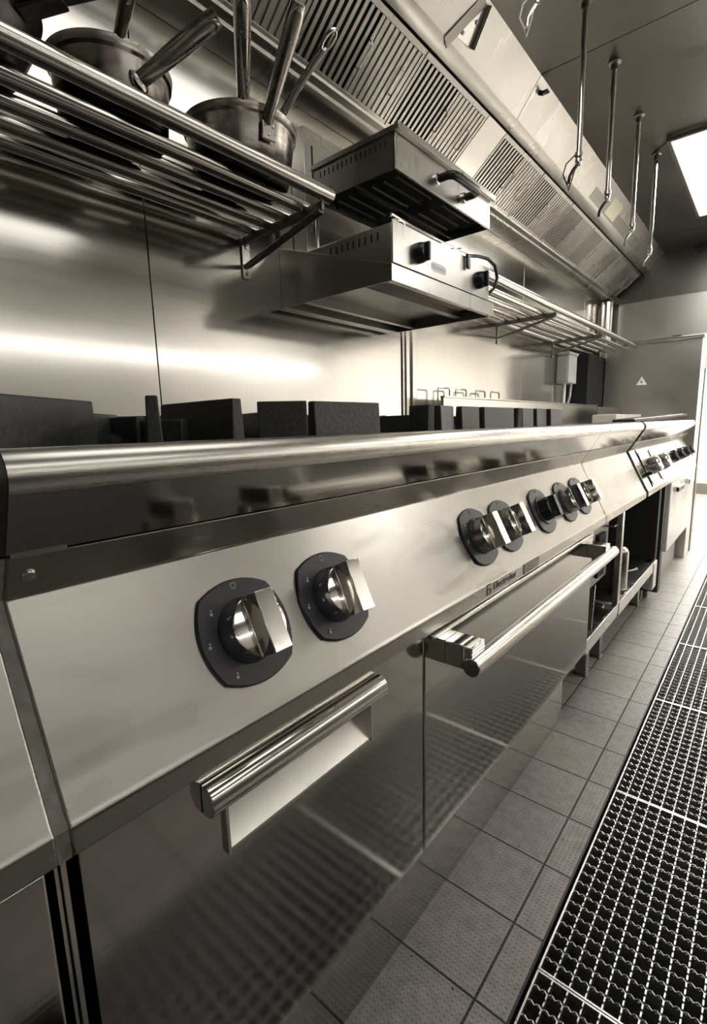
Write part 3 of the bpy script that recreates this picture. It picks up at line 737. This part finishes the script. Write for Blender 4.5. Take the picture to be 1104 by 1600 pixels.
hz = 1.610
hl_ = MB().tube([(-.80, 1.345, hz), (-.765, 1.345, hz), (-.752, 1.352, hz), (-.748, 1.37, hz), (-.748, 1.48, hz), (-.752, 1.498, hz), (-.765, 1.505, hz), (-.80, 1.505, hz)], [.011, .011, .0115, .012, .012, .0115, .011, .011], 16).build('handle', 'black', ho_)
for y in (1.345, 1.505): MB().lathe([(.015, 0), (.015, .006), (.011, .008)], (-.80, y, hz), (1, 0, 0), 18).build('handle_collar', 'chrome', hl_)
MB().tube([(-1.10, 1.16, 1.60), (-1.10, 1.16, 1.45), (-.98, 1.16, 1.445)], .006, 8).tube([(-1.10, 1.64, 1.60), (-1.10, 1.64, 1.45)], .006, 8).build('lift_arm', 'steel_tube', gl)
tg = thing('wire_tongs', 'thin wire tool with black tag lying along the front edge of the lower grill', 'tool', (-.81, 1.3, 1.447))
MB().tube([(-.803, 1.120, 1.450), (-.802, 1.122, 1.458), (-.80, 1.22, 1.452), (-.798, 1.40, 1.452), (-.795, 1.50, 1.451), (-.79, 1.545, 1.450)], [.003, .004, .004, .003, .0025, .002], 8).tube([(-.806, 1.13, 1.449), (-.800, 1.17, 1.452), (-.806, 1.19, 1.450)], .003, 8).build('wire', 'chrome', tg)
MB().tube([(-.815, 1.43, 1.450), (-.79, 1.475, 1.456)], .0018, 6).build('cross_wire', 'steel_dark', tg)
MB().box(-.796, -.788, 1.515, 1.535, 1.408, 1.452).build('black_tag', 'black', tg, .003)
cb_ = tag(MB().tube([(-.80, 1.53, 1.450), (-.795, 1.60, 1.463), (-.79, 1.66, 1.468), (-.785, 1.705, 1.455), (-.785, 1.725, 1.42), (-.79, 1.715, 1.385), (-.80, 1.70, 1.37)], .0055, 10).build('power_cord', 'rubber'), 'black curved cord looping off the right end of the lower grill', 'cord')

# ------------------------------------------------------------------ extraction hood
hd = thing('extraction_hood', 'long stainless extraction hood with sloping front running above the range to the end wall', 'hood', (-1.0, 2, 2.0))
HY0, HY1 = -2.35, YE - .002
MB().prism([(WX + .001, 1.886), (-1.135, 1.887), (-1.118, 1.897), (-1.118, 1.907), (-1.098, 1.913), (-1.094, 1.920), (-1.11, 1.925), (-1.14, 1.915), (-1.15, 1.90), (WX + .001, 1.90)], HY0, HY1).build('grease_gutter', 'steel_hood', hd, .001)
MB().prism([(-.925, 2.073), (-.917, 2.066), (-.876, 2.079), (-.872, 2.084), (-.884, 2.093)], HY0, HY1).build('front_lip', 'steel_hood', hd, .001)
fpn = MB()
for y0, y1 in ((HY0, -.19), (-.187, 2.067), (2.070, 4.30), (4.303, HY1)): fpn.prism([(-.875, 2.083), (-.785, CEIL - .001), (-.80, CEIL - .001), (-.888, 2.092)], y0, y1)
fpn.build('front_panel', 'steel_hood', hd)
MB().prism([(-.93, 2.078), (-.81, CEIL - .004), (WX + .002, CEIL - .004), (WX + .002, 1.93), (-1.12, 1.94)], HY0, HY1).build('hood_void', 'void', hd)
fn = Vector((.089, 0, .121)).normalized(); nn = Vector((.121, 0, -.089)).normalized()
hp_ = lambda s, y, o=0: Vector((-.874, 0, 2.083)) + fn * s + Vector((0, y, 0)) + nn * o
gs = MB().poly([hp_(.022, 1.555, .004), hp_(.030, 1.64, .004), hp_(.134, 1.628, .004)], .004, nn).build('gusset_plate', 'steel_bright', hd)
MB().obox(hp_(.03, 1.645, .01), hp_(.136, 1.632, .01), .003, .02, nn).build('gusset_flange', 'steel_bright', gs)
MB().obox(hp_(-.01, 1.522, .003), hp_(.14, 1.608, .003), .03, .004, nn).build('strap', 'steel_dark', hd)
for s, y in ((.085, 1.615), (.040, 1.575)): MB().lathe([(.006, 0), (.0055, .003), (0, .004)], hp_(s, y, .004), nn, 12).build('screw', 'steel_dark', gs)
MB().lathe([(.010, 0), (.008, .006), (.006, .02), (0, .021)], hp_(.11, 2.12), nn, 12).box(-.805, -.775, 2.11, 2.135, 2.164, 2.168).build('gas_tap', 'black', hd)
ny = MB().poly([hp_(.020, 3.30, .002), hp_(.120, 3.32, .002), hp_(.120, 3.50, .002), hp_(.020, 3.49, .002)], .002, nn)
tag(ny.build('notice_label', 'yellow_label'), 'cream notice stuck on the hood front between two hanging rods', 'notice')
MB().poly([hp_(.012, 3.02, .001), hp_(.135, 3.02, .001), hp_(.135, 4.05, .001), hp_(.012, 4.05, .001)], .001, nn).build('cover_plate', 'steel_dark', hd)

# baffle filters
fu = Vector((.175, 0, .14)).normalized(); fnn = Vector((.14, 0, -.175)).normalized(); FL = .224
def fpnt(u, y, o=0): return fu * u + Vector((0, y, 0)) + fnn * o
def fbar(mb, u0, u1, y0, y1, o0, o1):
    v = [mb.bm.verts.new(fpnt(u, y, o)) for u in (u0, u1) for y in (y0, y1) for o in (o0, o1)]
    for f in ((0, 1, 3, 2), (4, 6, 7, 5), (0, 4, 5, 1), (2, 3, 7, 6), (0, 2, 6, 4), (1, 5, 7, 3)): mb.bm.faces.new([v[i] for i in f])
FW = .426
f0 = thing('grease_filter', '', 'filter')
fm = MB()
fbar(fm, 0, .012, 0, FW, -.012, .003); fbar(fm, FL - .016, FL, 0, FW, -.012, .003)
fbar(fm, .012, FL - .016, 0, .012, -.012, .003); fbar(fm, .012, FL - .016, FW - .012, FW, -.012, .003)
fm.build('filter_frame', 'steel_hood', f0, .001)
bf = MB(); pit = (FW - .024) / 17
for k in range(17):
    y = .012 + k * pit
    if k < 9: fbar(bf, .012, FL - .016, y + pit * .46, y + pit, -.001, .0015)
    else:
        fbar(bf, .012, FL - .016, y, y + pit, -.006, -.004); fbar(bf, .012, FL - .016, y + pit * .22, y + pit * .92, -.004, .0005)
bf.build('baffles', 'steel_hood', f0, .0008)
bk = MB(); fbar(bk, .005, FL - .005, .004, FW - .004, -.030, -.026); bk.build('backing', 'void', f0)
for y in (FW * .50, FW - .05):
    MB().tube([fpnt(.075, y, .001), fpnt(.075, y, .014), fpnt(.080, y, .018), fpnt(.140, y, .018), fpnt(.145, y, .014), fpnt(.145, y, .001)], .0022, 8).build('wire_handle', 'chrome', f0)
fy = [1.50 - .43 * k for k in range(7, 0, -1)] + [1.50] + [2.085 + .4335 * k for k in range(6)]
desc = {1.50 - .43: 'slotted steel hood filter directly above the riveted pan handles',
        1.50: 'slotted steel hood filter above the grill head, just left of the blank strip'}
ords = ['just right of the blank strip', 'second beyond the blank strip', 'third beyond the blank strip', 'fourth beyond the blank strip', 'fifth beyond the blank strip', 'last one, at the end wall']
left_ord = ['seventh', 'sixth', 'fifth', 'fourth', 'third', 'second', 'next']
for i, y in enumerate(fy):
    f = f0 if i == 0 else copy_tree(f0)
    f.location = (-1.098, y, 1.921); f['group'] = 'grease filters along the hood'
    if i < 7:
        f['label'] = desc.get(y, 'slotted steel hood filter, %s one left of the filter above the grill head' % left_ord[i]) if i != 6 else desc[1.50 - .43]
    elif i == 7: f['label'] = desc[1.50]
    else: f['label'] = 'slotted steel hood filter, ' + ords[i - 8]
bs = MB()
for q in (0,):
    v = [bs.bm.verts.new(Vector((-1.098, 0, 1.921)) + fpnt(u, y, o)) for u in (0, FL) for y in (1.929, 2.082) for o in (-.01, .003)]
    for f in ((0, 1, 3, 2), (4, 6, 7, 5), (0, 4, 5, 1), (2, 3, 7, 6), (0, 2, 6, 4), (1, 5, 7, 3)): bs.bm.faces.new([v[i] for i in f])
bs.build('blank_strip', 'steel_bright', hd, .001)

# hanging rods in front of the hood
rl = ['hanging metal rod whose tip just shows at the top edge of the photo', 'nearest full hanging metal rod, with loose black wires at its tip',
      'second hanging metal rod, its tip beside the cream notice', 'third hanging metal rod, right of the cream notice', 'farthest hanging metal rod beside the ceiling light']
for i, (X_, y, zb) in enumerate(((-.594, 1.52, 2.075), (-.562, 1.825, 1.775), (-.562, 2.184, 1.775), (-.562, 2.605, 1.775), (-.562, 3.015, 1.775))):
    t = thing('hanging_rod', rl[i], 'rod', (X_, y, CEIL), 'hanging rods below the ceiling')
    MB().lathe([(.022, 0), (.022, .006), (.012, .010), (.012, .03), (0, .03)], (X_, y, CEIL), (0, 0, -1), 16).build('ceiling_flange', 'steel_dark', t)
    MB().cyl((X_, y, CEIL - .01), (X_, y, zb), .0085, 14).build('pipe', 'chrome', t)
    MB().lathe([(.0085, 0), (.012, .003), (.012, .016), (.009, .02), (.011, .026), (.008, .04), (0, .042)], (X_, y, zb + .001), (0, 0, -1), 14).build('nozzle', 'chrome', t)
    MB().tube([(X_, y, zb - .033), (X_ - .013, y - .004, zb - .050), (X_ - .022, y - .010, zb - .068), (X_ - .024, y - .01, zb - .088)], [.005, .006, .005, .006], 8).build('nozzle_arm', 'black' if i in (1, 2) else 'steel_bright', t)
    if i in (0, 1):
        MB().tube([(X_ - .003, y, zb), (X_ - .035, y - .012, zb - .03), (X_ - .042, y - .015, zb - .06), (X_ - .030, y - .01, zb - .09), (X_ - .028, y, zb - .105), (X_ - .018, y + .004, zb - .07), (X_ - .003, y, zb - .025)], .0022, 6).build('loose_wire', 'black' if i else 'white_label', t)
MB().obox((-.562, 3.0, CEIL - .008), (-.50, 2.93, CEIL - .006), .008, .004).build('stay_bar', 'steel_dark', t)

# ------------------------------------------------------------------ far end
cb2 = thing('tall_cabinet', 'large plain stainless cabinet with small white warning triangle at the end of the room', 'cabinet', (-.8, 4.6, 0))
MB().box(-1.105, -.455, 4.50, YE - .013, FZ, 1.50).build('body', 'steel_far', cb2, .004)
MB().box(-1.115, -.445, 4.475, YE - .013, 1.50, 1.525).build('top_shelf', 'steel_bright', cb2, .004)
MB().poly([(-.870, 4.499, 1.190), (-.795, 4.499, 1.190), (-.8325, 4.499, 1.255)], .001, (0, -1, 0)).build('warning_triangle', 'white_label', cb2)
MB().poly([(-.838, 4.4985, 1.205), (-.827, 4.4985, 1.205), (-.8325, 4.4985, 1.232)], .0005, (0, -1, 0)).build('warning_mark', 'badge', cb2)
tag(MB().box(WX + .001, -1.11, 4.05, 4.60, .906, 1.42).build('gap_shade', 'void'), 'black box painted as the shade in the gap between back wall and tall cabinet', 'panel')  # black box put in as the shade of the gap beside the cabinet
tag(MB().tube([(-1.145, 4.62, 1.0), (-1.145, 4.62, 1.872)], .045, 24).build('exhaust_pipe', 'steel_tube'), 'vertical round steel pipe in the corner beside the upper end panel', 'pipe')
jb = thing('junction_box', 'pale grey plastic electrical box on the steel wall below the far shelf', 'electrical box', (-1.15, 3.75, 1.18))
MB().box(WX + .001, -1.115, 3.62, 3.80, 1.185, 1.375).build('box', 'grey_box', jb, .006)
MB().box(WX + .004, -1.108, 3.612, 3.808, 1.375, 1.392).build('lid_rim', 'grey_box', jb, .004)
MB().box(WX + .012, -1.125, 3.614, 3.620, 1.20, 1.36).build('cover', 'grey_box', jb, .003)
MB().cyl((-1.165, 3.70, .95), (-1.165, 3.70, 1.19), .011, 12).build('conduit', 'white_label', jb)
MB().tube([(-1.14, 3.77, 1.19), (-1.145, 3.77, 1.10), (-1.165, 3.73, .97)], .008, 10).build('cable', 'grey_box', jb)
tp = tag(MB().box(-.66, -.60, 4.56, 4.60, 1.5265, 1.545).build('small_clip', 'black', None, .004), 'small black clip lying on top of the tall steel cabinet', 'clip')

for o in list(scene.objects):                # stand the whole room on z = 0
    if o.parent is None: o.location.z -= FZ

# ------------------------------------------------------------------ world and view
w = bpy.data.worlds.new('world'); scene.world = w; w.use_nodes = True
w.node_tree.nodes['Background'].inputs[0].default_value = (.5, .5, .5, 1)
w.node_tree.nodes['Background'].inputs[1].default_value = .05
vs = scene.view_settings
vs.view_transform = 'Standard'; vs.look = 'None'; vs.gamma = 1; vs.use_curve_mapping = False
vs.exposure = -0.1
